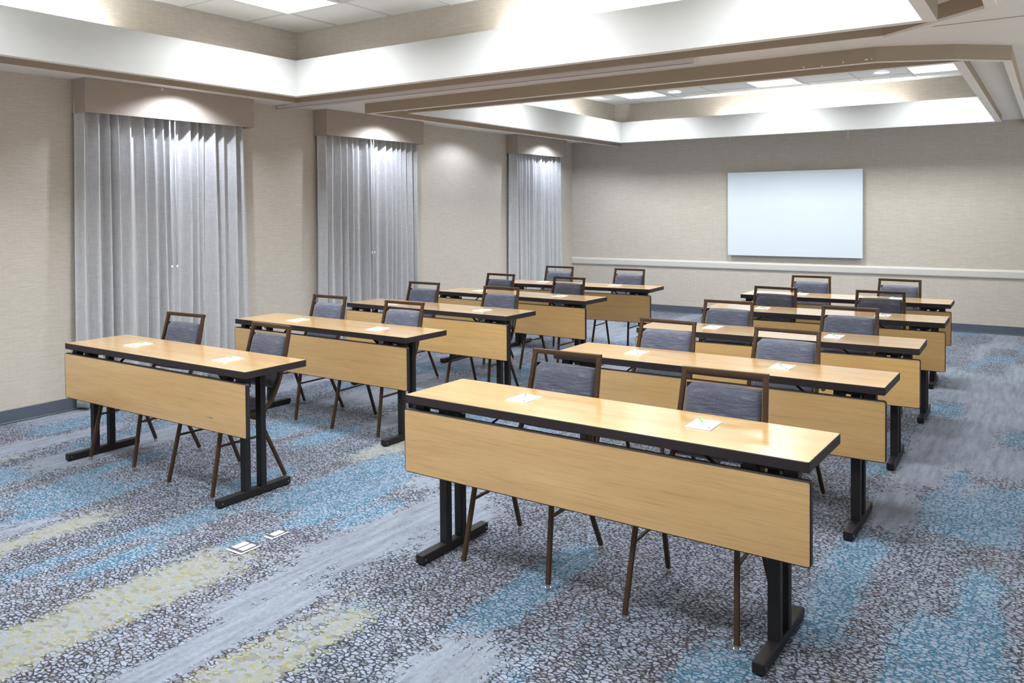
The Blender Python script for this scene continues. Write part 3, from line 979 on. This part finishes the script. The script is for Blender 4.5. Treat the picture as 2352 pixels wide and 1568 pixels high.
# ------------------------------------------------------------------ chair
def make_chair():
    t = thing('banquet_chair', 'x', 'chair', (0, 0, 0), 0, 'banquet chairs behind the training tables')
    # seat cushion
    bm = bmesh.new()
    nxs, nys = 12, 12
    def seat_pt(u, v, top):
        x = (u - 0.5) * (0.405 - 0.03 * v); y = -0.235 + 0.41 * v
        cu = 1 - abs(2 * u - 1) ** 5; cv = 1 - abs(2 * v - 1) ** 5
        e = max(0.0, cu * cv) ** 0.45
        return (x, y, 0.455 + (0.035 * e + 0.006 * math.cos((u - .5) * 2) * e if top else -0.026 * e))
    top = [[bm.verts.new(seat_pt(i / nxs, j / nys, True)) for i in range(nxs + 1)] for j in range(nys + 1)]
    bot = [[bm.verts.new(seat_pt(i / nxs, j / nys, False)) for i in range(nxs + 1)] for j in range(nys + 1)]
    for g in (top, bot):
        for j in range(nys):
            for i in range(nxs):
                bm.faces.new((g[j][i], g[j][i + 1], g[j + 1][i + 1], g[j + 1][i]))
    bmesh.ops.remove_doubles(bm, verts=bm.verts, dist=1e-4)
    obj('seat', bm, 'fabric', t, smooth=True)
    # back posts follow (y, z)
    def back_y(z):
        return 0.175 + (z - 0.47) * 0.345 + 0.02 * math.sin((z - 0.47) / 0.42 * PI)
    # back frame: two posts bent under the seat and the top rail
    bm = bmesh.new()
    ztop = 0.884
    for s in (-1, 1):
        pts = [(s * 0.196, -0.06, 0.415), (s * 0.196, 0.10, 0.415), (s * 0.195, 0.165, 0.47), (s * 0.190, back_y(0.56), 0.56), (s * 0.184, back_y(0.70), 0.70), (s * 0.176, back_y(ztop), ztop)]
        sweep(bm, round_path(pts, 0.06, 6), 0.024, 0.021)
    sweep(bm, [(-0.188, back_y(ztop), ztop), (0.188, back_y(ztop), ztop)], 0.021, 0.024, side=(0, 1, 0))
    sweep(bm, [(-0.182, back_y(0.56), 0.545), (0.182, back_y(0.56), 0.545)], 0.018, 0.018, side=(0, 1, 0))
    obj('back_frame', bm, 'brown', t)
    # backrest pad
    bm = bmesh.new()
    nu, nv = 14, 12
    z0, z1 = 0.535, 0.830
    def pad_pt(u, v, front):
        z = z0 + (z1 - z0) * v
        hw = 0.176 - (v) * 0.012
        x = (u - 0.5) * 2 * hw
        cu = 1 - abs(2 * u - 1) ** 6; cv = 1 - abs(2 * v - 1) ** 6
        e = max(0.0, cu * cv) ** 0.4
        z += 0.004 * math.cos((u - 0.5) * PI) * (1 if v > .5 else -1)
        yb = back_y(z)
        curve = 0.012 * (1 - (2 * u - 1) ** 2)
        return (x, yb + curve * 0.6 + (-0.026 * e if front else 0.018 * e), z)
    g0 = [[bm.verts.new(pad_pt(i / nu, j / nv, True)) for i in range(nu + 1)] for j in range(nv + 1)]
    g1 = [[bm.verts.new(pad_pt(i / nu, j / nv, False)) for i in range(nu + 1)] for j in range(nv + 1)]
    for g in (g0, g1):
        for j in range(nv):
            for i in range(nu):
                bm.faces.new((g[j][i], g[j][i + 1], g[j + 1][i + 1], g[j + 1][i]))
    bmesh.ops.remove_doubles(bm, verts=bm.verts, dist=1e-4)
    obj('backrest', bm, 'fabric', t, smooth=True)
    # seat frame
    bm = bmesh.new()
    for s in (-1, 1):
        sweep(bm, [(s * 0.192, -0.215, 0.422), (s * 0.192, 0.13, 0.422)], 0.020, 0.020)
    sweep(bm, [(-0.192, -0.205, 0.422), (0.192, -0.205, 0.422)], 0.018, 0.018, side=(0, 1, 0))
    sweep(bm, [(-0.192, 0.12, 0.422), (0.192, 0.12, 0.422)], 0.018, 0.018, side=(0, 1, 0))
    obj('seat_frame', bm, 'brown', t)
    for s in (-1, 1):
        paths = (round_path([(s * 0.192, -0.14, 0.418), (s * 0.197, -0.172, 0.395), (s * 0.218, -0.250, 0.022)], 0.03, 4),
                 round_path([(s * 0.192, 0.00, 0.412), (s * 0.196, 0.075, 0.385), (s * 0.224, 0.232, 0.022)], 0.07, 6))
        for pth in paths:
            bm = bmesh.new()
            sweep(bm, pth, 0.021, 0.021)
            lg = obj('leg', bm, 'brown', t)
            e = pth[-1]
            bm = bmesh.new()
            cyl(bm, e[0], e[1], 0.0, 0.010, 0.0135, 14)
            cyl(bm, e[0], e[1], 0.010, 0.026, 0.010, 12)
            gl = obj('glide', bm, 'chrome', lg, smooth=False)
            gl['label'] = 'nickel foot glide'
        bm = bmesh.new()
        zz = 0.285
        fy = -0.172 + (-0.250 + 0.172) * (0.395 - zz) / (0.395 - 0.022)
        ry = 0.075 + (0.232 - 0.075) * (0.385 - zz) / (0.385 - 0.022)
        sweep(bm, [(s * 0.204, fy, zz), (s * 0.204, ry, zz)], 0.013, 0.013)
        obj('stretcher', bm, 'brown', t)
    return t
chair0 = make_chair()
TOPY = 0.345   # how far the back top sits behind the chair origin

CH_ = {'L0': ((-0.485, 0.417, 4), (0.455, 0.372, -3)), 'L1': ((-0.440, 0.397, 0), (0.385, 0.376, 2)), 'L2': ((-0.518, 0.482, 0), (0.404, 0.452, 2)),
       'L3': ((-0.467, 0.418, -4), (0.397, 0.391, -3)), 'L4': ((-0.532, 0.480, 2), (0.383, 0.509, 2)),
       'R0': ((-0.398, 0.437, 1), (0.408, 0.392, 2)), 'R1': ((-0.432, 0.408, -2), (0.303, 0.391, -2)), 'R2': ((-0.445, 0.418, 1), (0.409, 0.440, -2)),
       'R3': ((-0.446, 0.365, -4), (0.386, 0.431, 2)), 'R4': ((-0.384, 0.406, 3), (0.437, 0.390, -3))}
PD = {'L0': ((-0.427, 0.004), (0.52, -0.026)), 'L1': ((-0.408, 0.002), (0.46, -0.028)), 'L2': ((-0.461, -0.003), (0.518, -0.026)),
      'L3': ((-0.496, 0.03), (0.493, 0.004)), 'L4': ((-0.518, 0.05), (0.415, 0.04)),
      'R0': ((-0.401, 0.03), (0.44, 0.031)), 'R1': ((-0.478, 0.027), (0.367, 0.03)), 'R2': ((-0.439, 0.04), (0.384, 0.04)),
      'R3': ((-0.47, 0.027), (0.467, 0.03)), 'R4': ((-0.394, 0.05), (0.446, 0.05))}

# ------------------------------------------------------------------ notepad and pen
def make_pad():
    bm = bmesh.new()
    box(bm, -0.052, 0.052, -0.072, 0.072, 0, 0.004)
    o = obj('notepad', bm, 'paper', None)
    return tag(o, 'x', 'notepad', 'white notepads on the tables')
def make_pen():
    t = thing('pen', 'x', 'pen', (0, 0, 0), 0, 'green and white pens on the notepads')
    bm = bmesh.new()
    sweep(bm, [(0, 0.004, 0.005), (0, 0.070, 0.005)], 0.009, 0.009, power=2)
    obj('barrel', bm, 'green', t, smooth=True)
    bm = bmesh.new()
    sweep(bm, [(0, -0.066, 0.005), (0, 0.004, 0.005)], 0.0088, 0.0088, power=2)
    obj('grip', bm, 'clear', t, smooth=True)
    bm = bmesh.new()
    sweep(bm, [(0, -0.074, 0.005), (0, -0.065, 0.005)], 0.005, 0.005, power=2)
    obj('tip', bm, 'chrome', t, smooth=True)
    bm = bmesh.new()
    box(bm, -0.0018, 0.0018, 0.030, 0.066, 0.009, 0.0112)
    obj('clip', bm, 'green', t)
    return t
pad0, pen0 = make_pad(), make_pen()

first = True
prng = random.Random(4)
for col_, row, tx_, ty_, th in TABLES:
    t = table0 if first else copy_tree(table0)
    t.location = (tx_, ty_, 0); t.rotation_euler = (0, 0, th)
    t['label'] = 'wood-topped training table with modesty panel, %s in the %s' % (ORD[row], COLN[col_])
    key = col_ + str(row)
    c_, s_ = math.cos(th), math.sin(th)
    for k, (lx, ly, ang) in enumerate(CH_[key]):
        a = math.radians(ang)
        ch = chair0 if (first and k == 0) else copy_tree(chair0)
        px_, py_ = tx_ + lx, ty_ + ly
        ch.location = (px_ + math.sin(a) * TOPY, py_ - math.cos(a) * TOPY, 0)
        ch.rotation_euler = (0, 0, a)
        ch['label'] = 'slate grey banquet chair at the %s table of the %s column, its %s chair' % (ORD[row], 'left' if col_ == 'L' else 'right', 'left' if k == 0 else 'right')
    for k, (lx, ly) in enumerate(PD[key]):
        px_, py_ = tx_ + lx, ty_ + ly
        pd = pad0 if (first and k == 0) else copy_tree(pad0)
        rz = prng.uniform(-0.10, 0.06)
        pd.location = (px_, py_, HT); pd.rotation_euler = (0, 0, rz)
        side = 'left' if k == 0 else 'right'
        pd['label'] = 'white notepad on the %s half of the %s table, %s column' % (side, ORD[row], 'left' if col_ == 'L' else 'right')
        pn = pen0 if (first and k == 0) else copy_tree(pen0)
        pn.location = (px_ + 0.002, py_, HT + 0.004)
        pn.rotation_euler = (0, 0, rz + math.radians(prng.uniform(25, 36) if col_ == 'R' else prng.uniform(34, 48)))
        pn['label'] = 'green pen on the notepad at the %s half of the %s table, %s column' % (side, ORD[row], 'left' if col_ == 'L' else 'right')
    first = False
